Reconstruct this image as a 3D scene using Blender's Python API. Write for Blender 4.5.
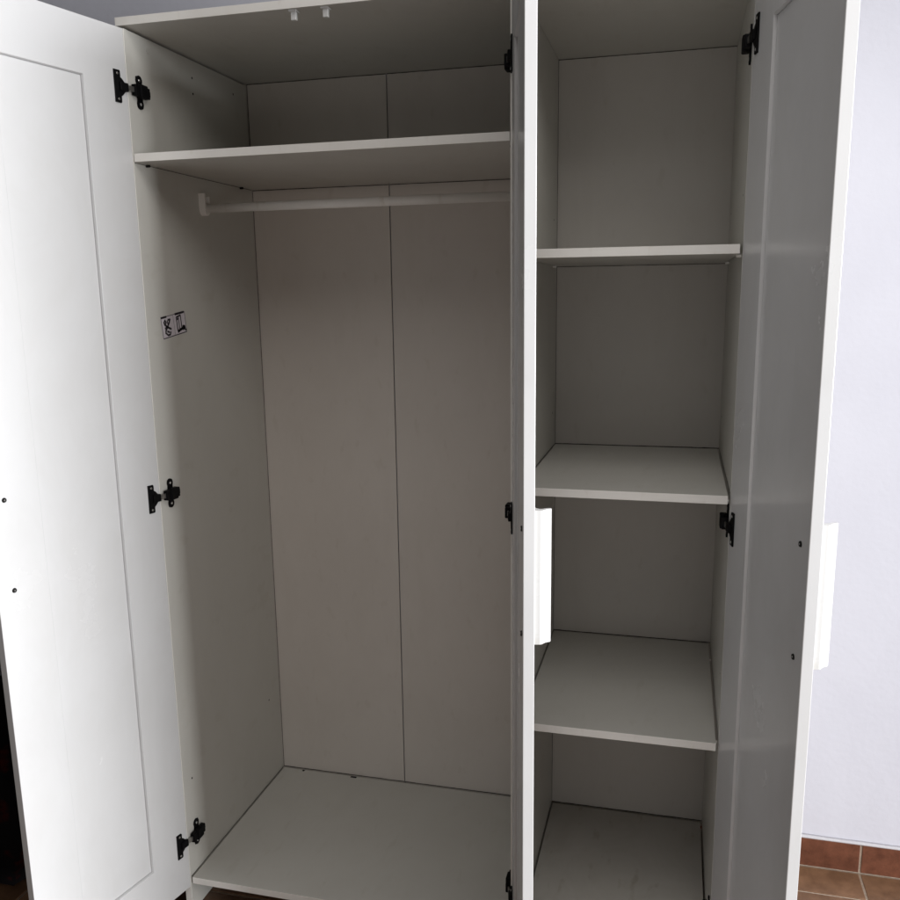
import bpy, bmesh, math, random
from mathutils import Vector, Matrix
random.seed(7)
S = bpy.context.scene
for o in list(bpy.data.objects): bpy.data.objects.remove(o, do_unlink=True)
C = S.collection
cm = 0.01

# ------------------------------------------------------------------ camera
cam_d = bpy.data.cameras.new('camera'); cam = bpy.data.objects.new('camera', cam_d); C.objects.link(cam)
S.camera = cam
yaw, pitch, roll = -0.2524, -0.1921, -0.0128
fwd = Vector((math.sin(yaw)*math.cos(pitch), math.cos(yaw)*math.cos(pitch), math.sin(pitch)))
rgt = Vector((math.cos(yaw), -math.sin(yaw), 0)); upv = rgt.cross(fwd)
r2 = rgt*math.cos(roll) + upv*math.sin(roll); u2 = -rgt*math.sin(roll) + upv*math.cos(roll)
m = Matrix((r2, u2, -fwd)).transposed().to_4x4()
m.translation = Vector((106.2241, -158.8811, 132.9571))*cm
cam.matrix_world = m
cam_d.sensor_width = 36; cam_d.sensor_fit = 'HORIZONTAL'
cam_d.lens = 865.8655/900*36
cam_d.shift_x = (450-455.723)/900; cam_d.shift_y = (462.6387-450)/900
cam_d.clip_start = 0.01; cam_d.clip_end = 60

# ------------------------------------------------------------------ light
w = bpy.data.worlds.new('World'); S.world = w; w.use_nodes = True
bg = w.node_tree.nodes['Background']
bg.inputs['Color'].default_value = (1.0, 0.97, 0.93, 1); bg.inputs['Strength'].default_value = 0.012

def area(name, loc, target, sx, sy, power, col):
    l = bpy.data.lights.new(name, 'AREA'); l.shape = 'RECTANGLE'; l.size = sx; l.size_y = sy
    l.energy = power; l.color = col
    o = bpy.data.objects.new(name, l); C.objects.link(o)
    o.location = Vector(loc)*cm
    d = (Vector(target)-Vector(loc)).normalized()
    z = -d; x = Vector((0,0,1)).cross(z).normalized(); y = z.cross(x)
    o.matrix_world = Matrix.Translation(o.location) @ Matrix((x, y, z)).transposed().to_4x4()
    return o
# daylight from the glazed door in the wall on the right, beyond the frame
area('window_daylight', (700, -185, 118), (600, -185, 118), 2.94, 2.4, 690, (0.97, 0.985, 1.0))
area('added_narrow_daylight', (700, -354, 118), (600, -354, 118), 0.40, 2.4, 190, (0.97, 0.985, 1.0))  # narrow lamp added to sharpen the edge of light on the left panel
# soft daylight thrown back down by the white ceiling and upper walls of the room
area('ceiling_bounce', (175, -135, 275), (168, -112, 0), 2.2, 1.5, 37, (1.0, 0.965, 0.935))
area('added_low_fill', (150, -265, 46), (85, 0, 75), 1.8, 0.7, 7.0, (1.0, 0.955, 0.92))  # unseen fill lamp added low in front to lighten the lower compartments

S.view_settings.view_transform = 'Standard'; S.view_settings.look = 'None'
S.view_settings.exposure = 0.0; S.view_settings.gamma = 1.0
S.cycles.use_denoising = True
S.cycles.max_bounces = 10; S.cycles.diffuse_bounces = 8; S.cycles.glossy_bounces = 4
S.cycles.sample_clamp_indirect = 6

# ------------------------------------------------------------------ materials
def new_mat(name):
    mt = bpy.data.materials.new(name); mt.use_nodes = True
    nt = mt.node_tree; return mt, nt, nt.nodes['Principled BSDF']
def N(nt, t, **kw):
    n = nt.nodes.new(t)
    for k, v in kw.items(): setattr(n, k, v)
    return n
def ramp(nt, c0, c1, p0=0.0, p1=1.0):
    r = N(nt, 'ShaderNodeValToRGB'); e = r.color_ramp.elements
    e[0].position, e[1].position = p0, p1
    e[0].color = (*c0, 1); e[1].color = (*c1, 1); return r

def laminate(name, col, rough=0.36, smudge=0.05, peel=0.05, scuff=0.5):
    mt, nt, b = new_mat(name); L = nt.links
    tc = N(nt, 'ShaderNodeTexCoord')
    n1 = N(nt, 'ShaderNodeTexNoise'); n1.inputs['Scale'].default_value = 3.2; n1.inputs['Detail'].default_value = 6; n1.inputs['Roughness'].default_value = 0.62
    L.new(tc.outputs['Object'], n1.inputs['Vector'])
    c0 = tuple(c*(1-smudge) for c in col); c1 = tuple(min(1, c*(1+smudge*0.5)) for c in col)
    r = ramp(nt, c0, c1, 0.32, 0.68); L.new(n1.outputs['Fac'], r.inputs['Fac'])
    # a few small scuffs
    n2 = N(nt, 'ShaderNodeTexNoise'); n2.inputs['Scale'].default_value = 38; n2.inputs['Detail'].default_value = 4
    mp = N(nt, 'ShaderNodeMapping'); mp.inputs['Scale'].default_value = (1, 0.35, 0.5)
    L.new(tc.outputs['Object'], mp.inputs['Vector']); L.new(mp.outputs['Vector'], n2.inputs['Vector'])
    r2_ = ramp(nt, (1, 1, 1), (0.80, 0.77, 0.72), 0.61, 0.72); L.new(n2.outputs['Fac'], r2_.inputs['Fac'])
    mx = N(nt, 'ShaderNodeMix', data_type='RGBA', blend_type='MULTIPLY'); mx.inputs['Factor'].default_value = scuff
    L.new(r.outputs['Color'], mx.inputs['A']); L.new(r2_.outputs['Color'], mx.inputs['B'])
    oi = N(nt, 'ShaderNodeObjectInfo'); hs = N(nt, 'ShaderNodeHueSaturation'); vm = N(nt, 'ShaderNodeMapRange')
    vm.inputs['To Min'].default_value = 0.965; vm.inputs['To Max'].default_value = 1.035
    L.new(oi.outputs['Random'], vm.inputs['Value']); L.new(vm.outputs['Result'], hs.inputs['Value'])
    # hand smears and dust, stretched along the board
    n5 = N(nt, 'ShaderNodeTexNoise'); n5.inputs['Scale'].default_value = 7.5; n5.inputs['Detail'].default_value = 7; n5.inputs['Roughness'].default_value = .7; n5.inputs['Distortion'].default_value = .8
    mp5 = N(nt, 'ShaderNodeMapping'); mp5.inputs['Scale'].default_value = (1.0, 0.8, 0.42); mp5.inputs['Location'].default_value = (3.1, 1.7, 5.2)
    L.new(tc.outputs['Object'], mp5.inputs['Vector']); L.new(mp5.outputs['Vector'], n5.inputs['Vector'])
    r5 = ramp(nt, (1-.9*smudge, 1-1.0*smudge, 1-1.2*smudge), (1, 1, 1), .36, .56); L.new(n5.outputs['Fac'], r5.inputs['Fac'])
    mx5 = N(nt, 'ShaderNodeMix', data_type='RGBA', blend_type='MULTIPLY'); mx5.inputs['Factor'].default_value = 1
    L.new(mx.outputs['Result'], mx5.inputs['A']); L.new(r5.outputs['Color'], mx5.inputs['B'])
    L.new(mx5.outputs['Result'], hs.inputs['Color']); L.new(hs.outputs['Color'], b.inputs['Base Color'])
    rr = N(nt, 'ShaderNodeMapRange'); rr.inputs['From Min'].default_value = .3; rr.inputs['From Max'].default_value = .7
    rr.inputs['To Min'].default_value = rough-0.05; rr.inputs['To Max'].default_value = rough+0.08
    L.new(n1.outputs['Fac'], rr.inputs['Value']); L.new(rr.outputs['Result'], b.inputs['Roughness'])
    n3 = N(nt, 'ShaderNodeTexNoise'); n3.inputs['Scale'].default_value = 420; n3.inputs['Detail'].default_value = 2
    L.new(tc.outputs['Object'], n3.inputs['Vector'])
    bp = N(nt, 'ShaderNodeBump'); bp.inputs['Strength'].default_value = peel; bp.inputs['Distance'].default_value = 0.001
    L.new(n3.outputs['Fac'], bp.inputs['Height']); L.new(bp.outputs['Normal'], b.inputs['Normal'])
    return mt
M = {}
M['board'] = laminate('white_melamine_board', (0.56, 0.55, 0.513), 0.38, 0.03, 0.05, 0.25)
M['door'] = laminate('white_foil_door', (0.60, 0.60, 0.605), 0.22, 0.03, 0.03, 0.0)
M['back'] = laminate('white_hardboard_back', (0.55, 0.525, 0.49), 0.5, 0.03, 0.06, 0.25)
M['worn'] = laminate('worn_melamine_board', (0.52, 0.505, 0.47), 0.40, 0.08, 0.05, 0.9)
M['edge'] = laminate('white_edge_banding', (0.86, 0.84, 0.80), 0.34, 0.03, 0.02, 0.3)
M['back_left_lit'] = laminate('lit_hardboard_back', (0.635, 0.595, 0.555), 0.5, 0.03, 0.06, 0.25)  # left back made paler and pinker: its stronger light put into the colour
M['handle'] = laminate('white_lacquer_handle', (0.64, 0.64, 0.635), 0.28, 0.01, 0.01)
M['rail'] = laminate('white_lacquered_rail', (0.86, 0.84, 0.81), 0.30, 0.02, 0.02)

def plain(name, col, rough, metal=0.0, spec=0.5, noise=0.15):
    mt, nt, b = new_mat(name); L = nt.links
    tc = N(nt, 'ShaderNodeTexCoord'); n1 = N(nt, 'ShaderNodeTexNoise'); n1.inputs['Scale'].default_value = 160; n1.inputs['Detail'].default_value = 3
    L.new(tc.outputs['Object'], n1.inputs['Vector'])
    r = ramp(nt, tuple(c*(1-noise) for c in col), tuple(min(1, c*(1+noise)) for c in col), .35, .65)
    L.new(n1.outputs['Fac'], r.inputs['Fac']); L.new(r.outputs['Color'], b.inputs['Base Color'])
    b.inputs['Roughness'].default_value = rough; b.inputs['Metallic'].default_value = metal
    b.inputs['Specular IOR Level'].default_value = spec
    return mt
M['black'] = plain('black_hinge_plastic', (0.0025, 0.0025, 0.003), 0.6, 0, 0.12)
M['steel'] = plain('dull_steel', (0.55, 0.54, 0.53), 0.35, 1.0)
M['hole'] = plain('dark_hole', (0.012, 0.011, 0.010), 0.8, 0, 0.2)
M['paper'] = plain('sticker_paper', (0.60, 0.56, 0.60), 0.7, 0, 0.3, 0.04)
M['ink'] = plain('sticker_ink', (0.03, 0.024, 0.03), 0.7, 0, 0.3)
M['caulk'] = plain('white_caulk', (0.46, 0.45, 0.475), 0.6, 0, 0.3, 0.04)

def plaster():
    mt, nt, b = new_mat('painted_plaster_wall'); L = nt.links
    tc = N(nt, 'ShaderNodeTexCoord')
    n1 = N(nt, 'ShaderNodeTexNoise'); n1.inputs['Scale'].default_value = 2.2; n1.inputs['Detail'].default_value = 7
    L.new(tc.outputs['Object'], n1.inputs['Vector'])
    r = ramp(nt, (0.49, 0.49, 0.545), (0.53, 0.53, 0.585), .3, .7); L.new(n1.outputs['Fac'], r.inputs['Fac']); L.new(r.outputs['Color'], b.inputs['Base Color'])
    b.inputs['Roughness'].default_value = 0.75; b.inputs['Specular IOR Level'].default_value = 0.25
    n3 = N(nt, 'ShaderNodeTexNoise'); n3.inputs['Scale'].default_value = 70; n3.inputs['Detail'].default_value = 5
    n4 = N(nt, 'ShaderNodeTexNoise'); n4.inputs['Scale'].default_value = 9; n4.inputs['Detail'].default_value = 4
    ad = N(nt, 'ShaderNodeMath', operation='MULTIPLY_ADD'); ad.inputs[1].default_value = 2.5
    L.new(tc.outputs['Object'], n3.inputs['Vector']); L.new(tc.outputs['Object'], n4.inputs['Vector'])
    L.new(n4.outputs['Fac'], ad.inputs[0]); L.new(n3.outputs['Fac'], ad.inputs[2])
    bp = N(nt, 'ShaderNodeBump'); bp.inputs['Strength'].default_value = 0.12; bp.inputs['Distance'].default_value = 0.004
    L.new(ad.outputs[0], bp.inputs['Height']); L.new(bp.outputs['Normal'], b.inputs['Normal'])
    return mt
M['wall'] = plaster()

def terracotta(name, a, c, rough):
    mt, nt, b = new_mat(name); L = nt.links
    tc = N(nt, 'ShaderNodeTexCoord'); oi = N(nt, 'ShaderNodeObjectInfo')
    av = N(nt, 'ShaderNodeVectorMath', operation='ADD'); sc = N(nt, 'ShaderNodeVectorMath', operation='SCALE'); sc.inputs['Scale'].default_value = 3.0
    L.new(oi.outputs['Location'], sc.inputs[0]); L.new(tc.outputs['Object'], av.inputs[0]); L.new(sc.outputs['Vector'], av.inputs[1])
    n1 = N(nt, 'ShaderNodeTexNoise'); n1.inputs['Scale'].default_value = 16; n1.inputs['Detail'].default_value = 9; n1.inputs['Roughness'].default_value = .74
    L.new(av.outputs['Vector'], n1.inputs['Vector'])
    r = ramp(nt, a, c, .36, .64); L.new(n1.outputs['Fac'], r.inputs['Fac'])
    hv = N(nt, 'ShaderNodeHueSaturation'); mr = N(nt, 'ShaderNodeMapRange'); mr.inputs['To Min'].default_value = .88; mr.inputs['To Max'].default_value = 1.12
    L.new(oi.outputs['Random'], mr.inputs['Value']); L.new(mr.outputs['Result'], hv.inputs['Value']); L.new(r.outputs['Color'], hv.inputs['Color'])
    L.new(hv.outputs['Color'], b.inputs['Base Color'])
    b.inputs['Roughness'].default_value = rough
    bp = N(nt, 'ShaderNodeBump'); bp.inputs['Strength'].default_value = .25; bp.inputs['Distance'].default_value = 0.002
    L.new(n1.outputs['Fac'], bp.inputs['Height']); L.new(bp.outputs['Normal'], b.inputs['Normal'])
    return mt
M['tile'] = terracotta('terracotta_floor_tile', (0.115, 0.058, 0.030), (0.205, 0.110, 0.060), 0.42)
M['skirt'] = terracotta('terracotta_skirting_tile', (0.068, 0.023, 0.012), (0.140, 0.051, 0.028), 0.40)
M['grout'] = plain('pale_grout', (0.42, 0.34, 0.27), 0.9, 0, 0.2)

# ------------------------------------------------------------------ helpers
def link(name, me, mat, parent=None, loc=(0,0,0), rotz=0.0):
    me.materials.append(mat) if mat and not me.materials else None
    o = bpy.data.objects.new(name, me); C.objects.link(o)
    o.location = loc; o.rotation_euler = (0, 0, rotz)
    if parent: o.parent = parent
    return o
def world_loc(o):
    p = Vector((0,0,0))
    while o: p = p + o.location; o = o.parent
    return p
def finish(bm, name):
    me = bpy.data.meshes.new(name); bm.normal_update(); bm.to_mesh(me); bm.free(); return me
def box_mesh(name, sx, sy, sz, bev=0.06, seg=2):
    bm = bmesh.new(); bmesh.ops.create_cube(bm, size=1)
    bmesh.ops.scale(bm, vec=(sx*cm, sy*cm, sz*cm), verts=bm.verts)
    if bev: bmesh.ops.bevel(bm, geom=list(bm.edges), offset=bev*cm, segments=seg, profile=.5, affect='EDGES')
    return finish(bm, name)
def box(name, x0, x1, y0, y1, z0, z1, mat, parent=None, bev=0.06, seg=2):
    """box in centimetres, world coordinates (parents unrotated)"""
    c = Vector(((x0+x1)/2, (y0+y1)/2, (z0+z1)/2))*cm
    if parent: c = c - world_loc(parent)
    return link(name, box_mesh(name, x1-x0, y1-y0, z1-z0, bev, seg), mat, parent, c)
def cyl_bm(bm, p, axis, r, h, seg=20, r2=None):
    """cylinder with its base centre at p, along axis (cm)"""
    z = Vector(axis).normalized(); x = z.orthogonal().normalized(); y = z.cross(x)
    mt = Matrix.Translation((Vector(p)+z*h/2)*cm) @ Matrix((x, y, z)).transposed().to_4x4()
    bmesh.ops.create_cone(bm, cap_ends=True, segments=seg, radius1=r*cm, radius2=(r if r2 is None else r2)*cm, depth=h*cm, matrix=mt)
def bx_bm(bm, x0, x1, y0, y1, z0, z1, bev=0.03):
    b2 = bmesh.new(); bmesh.ops.create_cube(b2, size=1)
    bmesh.ops.scale(b2, vec=((x1-x0)*cm, (y1-y0)*cm, (z1-z0)*cm), verts=b2.verts)
    if bev: bmesh.ops.bevel(b2, geom=list(b2.edges), offset=bev*cm, segments=2, profile=.5, affect='EDGES')
    bmesh.ops.translate(b2, vec=Vector(((x0+x1)/2, (y0+y1)/2, (z0+z1)/2))*cm, verts=b2.verts)
    me = bpy.data.meshes.new('tmp'); b2.to_mesh(me); b2.free(); bm.from_mesh(me); bpy.data.meshes.remove(me)
def prism_bm(bm, pts, z0, z1, bev=0.0):
    """pts: (x,y) loop in cm extruded along z"""
    lo = [bm.verts.new((x*cm, y*cm, z0*cm)) for x, y in pts]; hi = [bm.verts.new((x*cm, y*cm, z1*cm)) for x, y in pts]
    n = len(pts)
    for i in range(n): bm.faces.new((lo[i], lo[(i+1) % n], hi[(i+1) % n], hi[i]))
    a = bm.faces.new(hi); b = bm.faces.new(lo[::-1])
    bmesh.ops.recalc_face_normals(bm, faces=bm.faces)
    if bev: bmesh.ops.bevel(bm, geom=list(a.edges)+list(b.edges), offset=bev*cm, segments=2, profile=.5, affect='EDGES')
def struct(o, label):
    o['kind'] = 'structure'; o['label'] = label

# ------------------------------------------------------------------ dimensions (cm)
W1 = 76.0; TP = 1.6; W2 = 38.564; XP = W1+TP; XR = XP+W2
D = 50.0; H = 184.66; T = 1.6
ZF = -9.2; YW = 51.4; YS = 50.55
XS = 36.53
WD = 38.78; HD = 184.15; ZDB = -2.28; TD = 1.72

# ------------------------------------------------------------------ setting: floor, wall, skirting
X0F, X1F, Y0F = -275.9, 351.1, -256.3
floor = box('floor', X0F, X1F, Y0F, YW, ZF-6, ZF-0.25, M['grout'], None, 0)
struct(floor, 'terracotta tiled floor with pale grout joints')
tile_cache = {}
def tile(nm, x0, x1, y0, y1, z0, z1, mat, parent, bev):
    k = (nm, round(x1-x0, 2), round(y1-y0, 2))
    if k not in tile_cache: tile_cache[k] = box_mesh(nm, x1-x0, y1-y0, z1-z0, bev)
    c = Vector(((x0+x1)/2, (y0+y1)/2, (z0+z1)/2))*cm - world_loc(parent)
    return link(nm, tile_cache[k], mat, parent, c)
P = 33.0; G = 0.28
gx = [154.1 + P*k for k in range(-13, 7)]
ys = [(40.7, YS-0.05)] + [(40.7-P*(k+1), 40.7-P*k) for k in range(9)]
for i in range(len(gx)-1):
    for (a, b) in ys:
        tile('floor_tile', gx[i]+G, gx[i+1]-G, a+G, b-(G if b < 45 else 0), ZF-0.9, ZF+random.uniform(-.04, .03), M['tile'], floor, 0.12)
wall = box('wall', X0F, X1F, YW, YW+12, ZF-6, 290, M['wall'], None, 0)
struct(wall, 'pale lavender white painted plaster wall behind the wardrobe')
skirt = box('skirting', X0F, X1F, YS+0.25, YW-0.01, ZF, ZF+7.6, M['grout'], None, 0)
struct(skirt, 'row of dark terracotta skirting tiles along the wall foot')
for i in range(len(gx)-1):
    tile('skirting_tile', gx[i]+G*.9, gx[i+1]-G*.9, YS, YW-0.1, ZF+0.25, ZF+7.85, M['skirt'], skirt, 0.15)
bm = bmesh.new()   # soft bead of paint and filler on top of the skirting tiles
nseg = 150
rows = []
for i in range(nseg+1):
    x = X0F + (X1F-X0F)*i/nseg; j = random.uniform(-.07, .07)
    rows.append([bm.verts.new((x*cm, y*cm, z*cm)) for y, z in ((YS+.02, ZF+7.80), (YS+.05, ZF+8.15+j*.5), (YS+.35, ZF+8.35+j), (YW+.02, ZF+8.5+j), (YW+.02, ZF+7.80))])
for i in range(nseg):
    for k in range(5): bm.faces.new((rows[i][k], rows[i][(k+1) % 5], rows[i+1][(k+1) % 5], rows[i+1][k]))
bmesh.ops.recalc_face_normals(bm, faces=bm.faces)
me = finish(bm, 'filler_bead'); 
for p in me.polygons: p.use_smooth = True
link('filler_bead', me, M['caulk'], skirt, -world_loc(skirt))

# ------------------------------------------------------------------ wardrobe
wd = bpy.data.objects.new('wardrobe', None); C.objects.link(wd)
wd.location = Vector(((W1)/2+20, D/2, ZF))*cm
wd['label'] = 'empty white three-door wardrobe with all doors open against the wall'
wd['category'] = 'wardrobe'
B = M['board']
left = box('side_panel', -T, 0, 0, D-.34, ZF+.03, H-.42, B, wd)
part = box('partition', W1, XP, 0, D-.34, ZF+.03, H-.05, B, wd)
right = box('side_panel', XR, XR+T, 0, D-.34, ZF+.03, H-.05, B, wd)
top = box('top_panel', -T, XR+T, -.15, D-.02, H, H+1.55, B, wd)
botl = box('bottom_panel', 0.42, W1-.1, 0.05, D-.72, -T, 0, B, wd)
botr = box('bottom_panel', XP+.30, XR-.40, 0.05, D-.75, -T, 0, M['worn'], wd)
hat = box('shelf', 0.16, W1-.1, 0.0, D-.8, 161.12-T, 161.12, B, wd)
hat['label'] = 'wide hat shelf above the clothes rail'
shelves = [hat]
for z in (140.75, 96.76, 48.40):
    shelves.append(box('shelf', XP+.26, XR-.46, 0.0, D-.85, z-T, z, B, wd))
back = [box('back_panel', -T+.1, XS-.13, D, D+.32, -1.5, H+1.2, M['back_left_lit'], wd, .03),
        box('back_panel', XS+.13, W1+.75, D, D+.32, -1.5, H+1.2, M['back_left_lit'], wd, .03),
        box('back_panel', W1+.85, XR+T-.1, D, D+.32, -1.5, H+1.2, M['back'], wd, .03)]
for x0, x1, p_ in ((-1.5, -.5, left), (W1+.45, XP-.45, part), (XR+.5, XR+1.5, right)):   # unseen strips added in the rear gaps to stop light leaking in
    box('light_stop_strip', x0, x1, D-.35, D-.005, -1.4, H-.6, M['back'], p_, 0)
# lower back strip hiding the wall under the bottom panel
box('back_rail', 0.0, XR, D-2.6, D-1.0, ZF+.1, -T-.05, M['back'], wd)

# glossy white edge banding on the visible front edges
def edge_band(parent, x0, x1, y, z0, z1):
    box('edge_band', x0, x1, y-.055, y+.02, z0, z1, M['edge'], parent, .02, 1)
edge_band(top, -T+.02, XR+T-.02, -.15, H+.02, H+1.53)
edge_band(left, -T+.02, -.02, 0, ZF+.06, H-.44)
edge_band(part, W1+.02, XP-.02, 0, ZF+.06, H-.08)
edge_band(right, XR+.02, XR+T-.02, 0, ZF+.06, H-.08)
edge_band(botl, .44, W1-.12, .05, -T+.02, -.02); edge_band(botr, XP+.32, XR-.42, .05, -T+.02, -.02)
edge_band(hat, .18, W1-.12, 0, 161.12-T+.02, 161.10)
for sh, z in zip(shelves[1:], (140.75, 96.76, 48.40)): edge_band(sh, XP+.28, XR-.48, 0, z-T+.02, z-.02)

# small drilled holes, shelf pins, stops
def disc_part(name, p, axis, r, h, mat, parent, seg=16, r2=None):
    bm = bmesh.new(); cyl_bm(bm, (0,0,0), axis, r, h, seg, r2)
    return link(name, finish(bm, name), mat, parent, Vector(p)*cm - world_loc(parent))
for (y, z, r) in ((24.3, 180.5, .26), (24.3, 177.2, .26), (42.8, 180.9, .24), (3.6, 23.25, .25), (43.25, 23.65, .25)):
    disc_part('drill_hole', (-.02, y, z), (1,0,0), r, .035, M['hole'], left, 12)
disc_part('cam_cover', (0, 7.9, 181.9), (1,0,0), .55, .06, M['board'], left, 16)
for (y, z) in ((44.6, 149.3), (6.0, 149.3), (44.6, 105.0), (6.0, 60.0), (44.6, 60.0)):
    disc_part('drill_hole', (XP-.02, y, z), (1,0,0), .22, .035, M['hole'], part, 12)
    disc_part('drill_hole', (XR+.02, y, z), (-1,0,0), .22, .035, M['hole'], right, 12)
for sh, xa, xb in ((shelves[0], 0, W1), (shelves[1], XP, XR), (shelves[2], XP, XR), (shelves[3], XP, XR)):
    zt = (world_loc(sh).z/cm) - T/2
    for x, s in ((xa, 1), (xb, -1)):
        for y in (4.2, 43.6):
            disc_part('shelf_pin', (x, y, zt-.27), (s,0,0), .25, .8, M['hole'] if sh is hat else M['rail'], sh, 12)
for x in (35.2, 41.5):     # door stops hanging under the top panel
    bm = bmesh.new(); bx_bm(bm, -.75, .75, -.9, .9, -.28, 0.0, .06); bx_bm(bm, -.5, .5, -.42, .42, -1.7, -.2, .1)
    link('door_stop', finish(bm, 'door_stop'), M['handle'], top, Vector((x, 1.25, H))*cm - world_loc(top))
# dark chips where the back board meets the bottom panel
for x, w_ in ((21.8, 1.7), (6.6, .7)):
    box('board_chip', x-w_/2, x+w_/2, D-1.5, D-.8, -.02, .03, M['hole'], botl, .008)

# thin uneven dark strips: the shade of the board joints painted in
M['joint_shade'] = plain('painted_joint_shade', (0.06, 0.052, 0.045), 0.9, 0, 0.1, 0.5)
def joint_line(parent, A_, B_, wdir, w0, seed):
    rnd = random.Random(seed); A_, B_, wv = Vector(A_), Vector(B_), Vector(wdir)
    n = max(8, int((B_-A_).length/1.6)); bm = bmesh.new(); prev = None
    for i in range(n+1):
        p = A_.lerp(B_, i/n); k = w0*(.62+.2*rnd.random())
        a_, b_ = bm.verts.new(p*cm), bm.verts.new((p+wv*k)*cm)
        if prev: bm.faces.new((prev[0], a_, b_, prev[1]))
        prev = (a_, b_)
    return link('joint_line', finish(bm, 'joint_line'), M['joint_shade'], parent, -world_loc(parent))
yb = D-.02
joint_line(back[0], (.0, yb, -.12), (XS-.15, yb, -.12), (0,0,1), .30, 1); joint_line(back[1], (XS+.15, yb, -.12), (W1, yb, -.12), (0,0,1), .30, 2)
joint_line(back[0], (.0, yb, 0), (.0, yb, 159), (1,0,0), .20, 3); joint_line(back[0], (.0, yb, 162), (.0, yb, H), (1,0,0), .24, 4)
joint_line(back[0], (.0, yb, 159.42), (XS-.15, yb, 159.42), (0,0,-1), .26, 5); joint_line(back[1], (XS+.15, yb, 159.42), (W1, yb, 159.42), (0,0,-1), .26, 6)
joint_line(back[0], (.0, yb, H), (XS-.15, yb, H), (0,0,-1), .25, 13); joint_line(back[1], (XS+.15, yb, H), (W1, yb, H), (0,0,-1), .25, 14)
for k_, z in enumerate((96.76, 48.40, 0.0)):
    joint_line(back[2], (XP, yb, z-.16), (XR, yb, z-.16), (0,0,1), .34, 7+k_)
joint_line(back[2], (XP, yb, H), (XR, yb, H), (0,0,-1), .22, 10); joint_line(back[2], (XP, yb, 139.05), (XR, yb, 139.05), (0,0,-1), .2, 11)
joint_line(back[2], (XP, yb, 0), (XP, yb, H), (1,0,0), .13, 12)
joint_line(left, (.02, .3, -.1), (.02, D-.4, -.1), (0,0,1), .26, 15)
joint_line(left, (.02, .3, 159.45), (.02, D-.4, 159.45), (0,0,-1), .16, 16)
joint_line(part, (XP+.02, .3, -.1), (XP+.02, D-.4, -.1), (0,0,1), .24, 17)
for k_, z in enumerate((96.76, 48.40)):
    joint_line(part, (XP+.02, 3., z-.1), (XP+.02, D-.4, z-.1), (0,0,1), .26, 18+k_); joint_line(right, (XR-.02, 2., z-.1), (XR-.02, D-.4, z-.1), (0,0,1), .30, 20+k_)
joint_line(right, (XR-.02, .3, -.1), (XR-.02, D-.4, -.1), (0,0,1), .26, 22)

# clothes rail
bm = bmesh.new(); n = 20
pr = [(24.8+.7*math.cos(2*math.pi*k/n), 152.75+1.0*math.sin(2*math.pi*k/n)) for k in range(n)]
a = [bm.verts.new((1.0*cm, y*cm, z*cm)) for y, z in pr]; b = [bm.verts.new(((W1-1)*cm, y*cm, z*cm)) for y, z in pr]
for k in range(n): bm.faces.new((a[k], a[(k+1) % n], b[(k+1) % n], b[k]))
bm.faces.new(a); bm.faces.new(b); bmesh.ops.recalc_face_normals(bm, faces=bm.faces)
me = finish(bm, 'clothes_rail')
for p in me.polygons: p.use_smooth = len(p.vertices) == 4
rail = link('clothes_rail', me, M['rail'], wd, -world_loc(wd))
for x0, x1 in ((0, 1.5), (W1-1.5, W1)):
    bm = bmesh.new(); pts = []
    for k in range(13):
        t = math.pi + math.pi*k/12; pts.append((24.8+1.15*math.cos(t), 152.9+1.75*math.sin(t)))
    pts += [(25.95, 155.4), (25.45, 155.4), (25.4, 153.3), (24.2, 153.3), (24.15, 156.0), (23.65, 156.0)]
    lo = [bm.verts.new((x0*cm, y*cm, z*cm)) for y, z in pts]; hi = [bm.verts.new((x1*cm, y*cm, z*cm)) for y, z in pts]
    q = len(pts)
    for k in range(q): bm.faces.new((lo[k], lo[(k+1) % q], hi[(k+1) % q], hi[k]))
    bm.faces.new(lo); bm.faces.new(hi); bmesh.ops.recalc_face_normals(bm, faces=bm.faces)
    link('rail_bracket', finish(bm, 'rail_bracket'), M['rail'], rail, -world_loc(rail))

# ------------------------------------------------------------------ doors
def ring_mesh(name, s, wid, z0, z1, prof):
    """frame: closed profile (inset w, depth y) swept round the door rectangle with mitred corners"""
    bm = bmesh.new(); cs = []
    for cx, cz, dx, dz in ((0, z0, 1, 1), (wid, z0, -1, 1), (wid, z1, -1, -1), (0, z1, 1, -1)):
        cs.append([bm.verts.new((s*(cx+dx*w_)*cm, y*cm, (cz+dz*w_)*cm)) for w_, y in prof])
    n = len(prof)
    for i in range(4):
        A_, B_ = cs[i], cs[(i+1) % 4]
        for k in range(n): bm.faces.new((A_[k], A_[(k+1) % n], B_[(k+1) % n], B_[k]))
    bmesh.ops.recalc_face_normals(bm, faces=bm.faces)
    return finish(bm, name)
SW = 10.3; RC = 0.5
prof = [(0, -.10), (.03, -.03), (.10, 0), (SW-.10, 0), (SW-.02, -.03), (SW+.12, -RC+.06), (SW+.14, -RC-.22), (SW+.14, -TD+RC+.1), (SW+.02, -TD+.05), (SW-.06, -TD), (.10, -TD), (.03, -TD+.03), (0, -TD+.10)]
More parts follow.
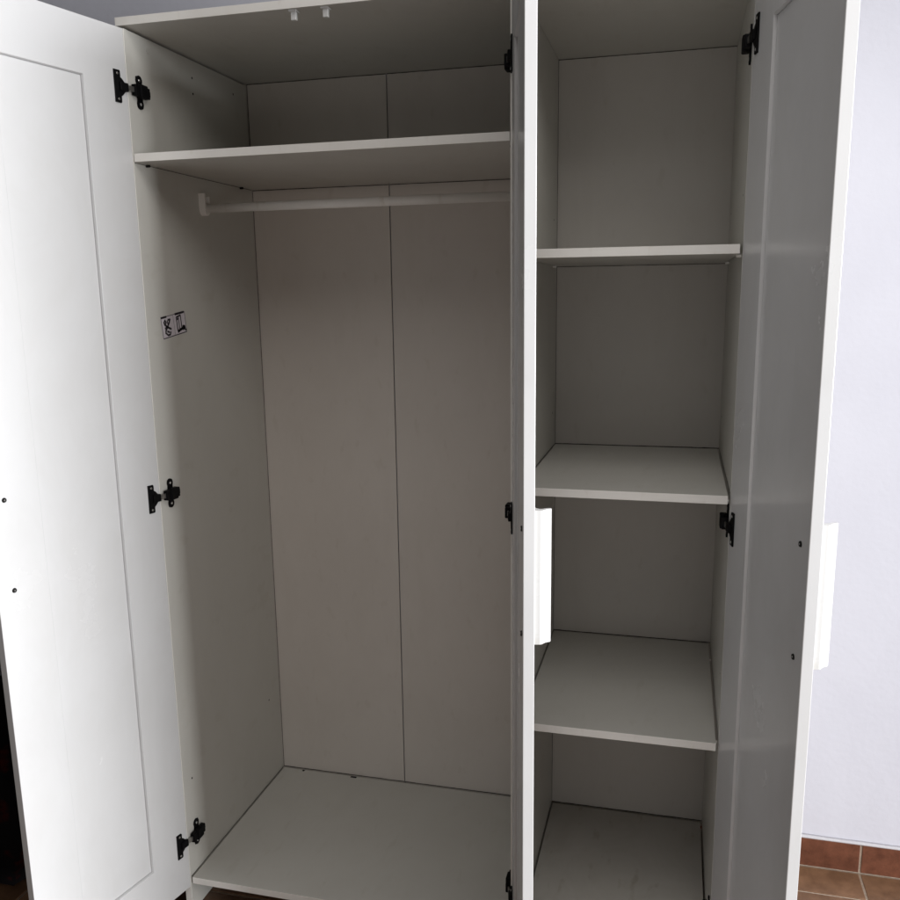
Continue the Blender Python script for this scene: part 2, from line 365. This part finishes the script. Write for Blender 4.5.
def make_door(s, hx, ang, label):
    hz = Vector((hx, -.2, 0))*cm
    d = link('door', ring_mesh('door', s, WD, ZDB, HD, prof), M['door'], wd, hz-wd.location, -s*math.radians(ang))
    d['label'] = label
    bm = bmesh.new()
    a0, a1 = sorted((s*(SW+.27), s*(WD-SW-.27))); b0, b1 = sorted((s*(SW-.4), s*(WD-SW+.4)))
    bx_bm(bm, a0, a1, -TD+RC, -RC, ZDB+SW+.27, HD-SW-.27, .03)
    bx_bm(bm, b0, b1, -1.0, -.75, ZDB+SW-.4, HD-SW+.4, 0)
    link('inset_panel', finish(bm, 'inset_panel'), M['door'], d)
    # handle on the outer face
    bm = bmesh.new(); out = []
    cs = [(34.5, 0), (38.42, 0), (38.42, .85), (38.3, 1.15), (38.0, 1.42), (37.7, 1.7), (37.5, 2.05), (37.38, 2.35), (37.2, 2.55), (36.95, 2.55), (36.78, 2.38), (36.85, 2.0), (37.0, 1.6), (37.25, 1.2), (37.3, .8), (37.0, .5), (36.6, .24), (34.6, .16)]
    prism_bm(bm, [(s*u, -TD-v) for u, v in cs], 81.0, 101.8, .07)
    link('handle', finish(bm, 'handle'), M['handle'], d)
    for z in (98.35, 81.7):
        bm = bmesh.new(); cyl_bm(bm, (0,0,0), (0,1,0), .46, .20, 20, .38)
        sc_ = link('screw', finish(bm, 'screw'), M['hole'], d, Vector((s*35.6, -.01, z))*cm)
        bm = bmesh.new(); cyl_bm(bm, (0,0,0), (0,1,0), .17, .215, 14, .13)
        # steel head set in the dark countersink
        me = finish(bm, 'screw_head'); me.materials.append(M['steel'])
        b3 = bmesh.new(); b3.from_mesh(sc_.data); nf = len(b3.faces); b3.from_mesh(me); b3.faces.ensure_lookup_table()
        for f in b3.faces[nf:]: f.material_index = 1
        b3.to_mesh(sc_.data); b3.free(); sc_.data.materials.append(M['steel'])
    return d
A1, A2, A3 = 102.93, 103.14, 101.98
d1 = make_door(1, 0.0, A1, 'left door swung open, its inner face brightly lit')
d2 = make_door(-1, W1+.28, A2, 'middle door swung open, seen almost edge on')
d3 = make_door(-1, XR, A3, 'right door swung open, its inner face in shade')

# hinges: arm on the carcass panel, cup plate on the door
def make_hinge(s, px, hx, ang, z):
    """s=+1: panel face looks to +x"""
    bm = bmesh.new()
    bx_bm(bm, *sorted((px+s*.25, px+s*1.3)), .8, 5.6, z-1.05, z+1.05, .14)
    bx_bm(bm, *sorted((px+s*.6, px+s*1.55)), 2.2, 4.6, z-1.3, z+1.3, .2)
    bx_bm(bm, *sorted((px+s*.3, px+s*1.05)), 5.4, 6.1, z-.6, z+.6, .15)
    h = link('hinge', finish(bm, 'hinge'), M['black'], wd, -wd.location)
    bm = bmesh.new()
    bx_bm(bm, *sorted((px, px+s*.3)), 2.7, 4.5, z-3.0, z+3.0, .14)
    for q in (-1, 1): cyl_bm(bm, (px, 3.6, z+q*2.25), (s,0,0), .95, .32, 18)
    link('mounting_plate', finish(bm, 'mounting_plate'), M['black'], h)
    a = math.radians(ang)
    dr = Vector((s*math.cos(a), -math.sin(a), 0)); nn = Vector((s*math.sin(a), math.cos(a), 0))   # along door, inner normal
    nn = nn if nn.x*s > 0 else -nn
    O = Vector((hx, -.2, z))
    # cup plate, built in the door's frame
    bm = bmesh.new()
    pl = [(3.25, -3.0), (3.25, 3.0), (1.9, 3.0), (1.75, 2.8), (1.75, 1.75), (1.35, 1.5), (.7, .8), (.5, .7), (.5, -.7), (.7, -.8), (1.35, -1.5), (1.75, -1.75), (1.75, -2.8), (1.9, -3.0)]
    prism_bm(bm, pl, 0, .3, .06)
    bmesh.ops.transform(bm, matrix=Matrix(((1,0,0,0),(0,0,1,0),(0,1,0,0),(0,0,0,1))), verts=bm.verts)
    bx_bm(bm, .3, 2.3, .2, .8, -.8, .8, .14)
    mt = Matrix((dr, nn, Vector((0,0,1)))).transposed().to_4x4(); mt.translation = O*cm
    bmesh.ops.transform(bm, matrix=mt, verts=bm.verts); bmesh.ops.recalc_face_normals(bm, faces=bm.faces)
    link('cup_plate', finish(bm, 'cup_plate'), M['black'], h)
    # steel link between cup and arm
    bm = bmesh.new()
    A_ = O + dr*.9 + nn*.55; B_ = Vector((px+s*.8, 1.3, z)); v = B_-A_
    bx_bm(bm, -v.length/2, v.length/2, -.14, .14, -.5, .5, .04)
    x = v.normalized(); y = Vector((0,0,1)).cross(x); mt = Matrix((x, y, Vector((0,0,1)))).transposed().to_4x4(); mt.translation = (A_+B_)/2*cm
    bmesh.ops.transform(bm, matrix=mt, verts=bm.verts)
    link('link', finish(bm, 'link'), M['steel'], h)
    for q in (-1, 1):
        bm = bmesh.new(); cyl_bm(bm, (px+s*.31, 3.6, z+q*2.25), (s,0,0), .32, .08, 14, .24)
        link('screw', finish(bm, 'screw'), M['steel'], h)
        c = O + dr*2.45 + Vector((0,0,q*2.35)) + nn*.29
        bm = bmesh.new(); cyl_bm(bm, c, nn, .26, .06, 14, .2)
        link('screw', finish(bm, 'screw'), M['steel'], h)
    return h
for z in (173.2, 91.3, 9.6):
    make_hinge(1, 0, 0, A1, z); make_hinge(-1, W1, W1+.28, A2, z); make_hinge(-1, XR, XR, A3, z)

# ------------------------------------------------------------------ sticker on the left side panel
st_c = Vector((0.0, 10.05, 127.15)); tilt = math.radians(7.4)
def st_pt(u, v, x): return ((x)*cm, (u*math.cos(tilt)-v*math.sin(tilt))*cm, (u*math.sin(tilt)+v*math.cos(tilt))*cm)
def st_quad(bm, u0, u1, v0, v1, x0, x1):
    vs = [bm.verts.new(st_pt(u, v, x)) for x in (x0, x1) for u, v in ((u0, v0), (u1, v0), (u1, v1), (u0, v1))]
    for f in ((4,5,6,7), (3,2,1,0), (0,1,5,4), (1,2,6,5), (2,3,7,6), (3,0,4,7)): bm.faces.new([vs[k] for k in f])
def st_stroke(bm, pts, w_, x0=.012, x1=.02):
    w_ *= 1.45
    for (ua, va), (ub, vb) in zip(pts, pts[1:]):
        d = Vector((ub-ua, vb-va)); L_ = d.length or 1e-6; t = d/L_; nrm = Vector((-t.y, t.x))*w_/2; e = t*w_*.3
        q = [(ua-e.x+nrm.x, va-e.y+nrm.y), (ua-e.x-nrm.x, va-e.y-nrm.y), (ub+e.x-nrm.x, vb+e.y-nrm.y), (ub+e.x+nrm.x, vb+e.y+nrm.y)]
        vs = [bm.verts.new(st_pt(u, v, x1)) for u, v in q]; f = bm.faces.new(vs)
        if f.calc_area() > 0:
            f.normal_update()
            if f.normal.x < 0: f.normal_flip()
bm = bmesh.new(); st_quad(bm, -4.8, 4.8, -2.35, 2.35, 0, .012)
stick = link('sticker', finish(bm, 'sticker'), M['paper'], left, st_c*cm - world_loc(left))
stick['label'] = 'small white instruction sticker with black line drawings'
bm = bmesh.new()
st_stroke(bm, [(-4.6,-2.2),(4.6,-2.2)], .14); st_stroke(bm, [(-4.6,2.2),(-2.6,2.2)], .3); st_stroke(bm, [(.9,2.2),(4.3,2.2)], .34)
st_stroke(bm, [(-4.65,-2.2),(-4.65,2.2)], .12); st_stroke(bm, [(4.65,-2.2),(4.65,2.2)], .12); st_stroke(bm, [(-4.6,2.25),(4.6,2.25)], .1); st_stroke(bm, [(0,-2.1),(0,2.1)], .06)
link('border_print', finish(bm, 'border_print'), M['ink'], stick)
bm = bmesh.new()   # left drawing: bent figures and a tilting box
st_stroke(bm, [(-3.7,1.1),(-3.2,1.5),(-2.9,1.0),(-3.5,.6),(-3.7,1.1)], .30)
st_stroke(bm, [(-3.4,.6),(-2.7,.1),(-2.0,-.3),(-1.3,-.6)], .34)
st_stroke(bm, [(-1.3,1.5),(-1.8,.8),(-2.6,0),(-3.4,-.7),(-3.5,-1.2)], .34)
st_stroke(bm, [(-2.1,1.5),(-1.3,1.4)], .3); st_stroke(bm, [(-2.4,1.3),(-2.3,.5)], .26)
st_stroke(bm, [(-3.3,-1.3),(-2.7,-1.75),(-1.9,-1.7),(-1.6,-1.2)], .3); st_stroke(bm, [(-2.8,-.9),(-2.1,-1.15)], .3)
st_stroke(bm, [(-3.5,-.2),(-3.0,.1)], .3)
link('drawing_print', finish(bm, 'drawing_print'), M['ink'], stick)
bm = bmesh.new()   # right drawing: tall cabinet with its fixing
st_stroke(bm, [(1.2,-1.5),(1.2,1.5),(2.9,1.7),(2.9,-1.3),(1.2,-1.5)], .26)
st_stroke(bm, [(2.0,-1.4),(2.0,1.5)], .22); st_stroke(bm, [(1.3,1.0),(1.8,1.1)], .3)
st_stroke(bm, [(1.3,-1.6),(2.2,-1.35),(3.0,-1.25)], .42); st_stroke(bm, [(3.3,-1.3),(3.5,-.8),(4.0,-.9),(4.1,-1.3),(3.4,-1.4)], .4)
st_stroke(bm, [(4.2,-1.75),(4.45,-1.7)], .3)
link('drawing_print', finish(bm, 'drawing_print'), M['ink'], stick)

# ------------------------------------------------------------------ guessed dark shape, added to fill the black gap left of the wardrobe
def filler_mat():
    mt, nt, b = new_mat('dark_filler_red_marks'); L = nt.links
    tc = N(nt, 'ShaderNodeTexCoord'); v = N(nt, 'ShaderNodeTexVoronoi'); v.inputs['Scale'].default_value = 22
    n = N(nt, 'ShaderNodeTexNoise'); n.inputs['Scale'].default_value = 14; n.inputs['Detail'].default_value = 4
    L.new(tc.outputs['Object'], v.inputs['Vector']); L.new(tc.outputs['Object'], n.inputs['Vector'])
    r = ramp(nt, (0.05, 0.004, 0.003), (0.006, 0.005, 0.006), .30, .42); L.new(n.outputs['Fac'], r.inputs['Fac'])
    L.new(r.outputs['Color'], b.inputs['Base Color']); b.inputs['Roughness'].default_value = .95; b.inputs['Specular IOR Level'].default_value = .1
    bp = N(nt, 'ShaderNodeBump'); bp.inputs['Strength'].default_value = .4; bp.inputs['Distance'].default_value = .004
    L.new(v.outputs['Distance'], bp.inputs['Height']); L.new(bp.outputs['Normal'], b.inputs['Normal'])
    return mt
from mathutils import noise as mnoise
bm = bmesh.new(); bmesh.ops.create_cube(bm, size=2); bmesh.ops.subdivide_edges(bm, edges=bm.edges, cuts=15, use_grid_fill=True)
for v in bm.verts:
    c = v.co.copy(); sph = c.normalized()*1.25; p = c.lerp(sph, .45)
    k = mnoise.fractal(p*1.3+Vector((4,2,9)), 1.0, 2.0, 4)
    p *= 1+.10*k
    v.co = Vector((p.x*.50, p.y*.25, max(p.z, -.92)*.17))
me = finish(bm, 'dark_gap_filler')
for p in me.polygons: p.use_smooth = True
bd = link('dark_gap_filler', me, filler_mat(), None, Vector((-91, 18.5, ZF+15.9))*cm)
bd['label'] = 'guessed black shape with faint dark red marks, added to fill the dark gap left of the open left door'
bd['category'] = 'bundle'
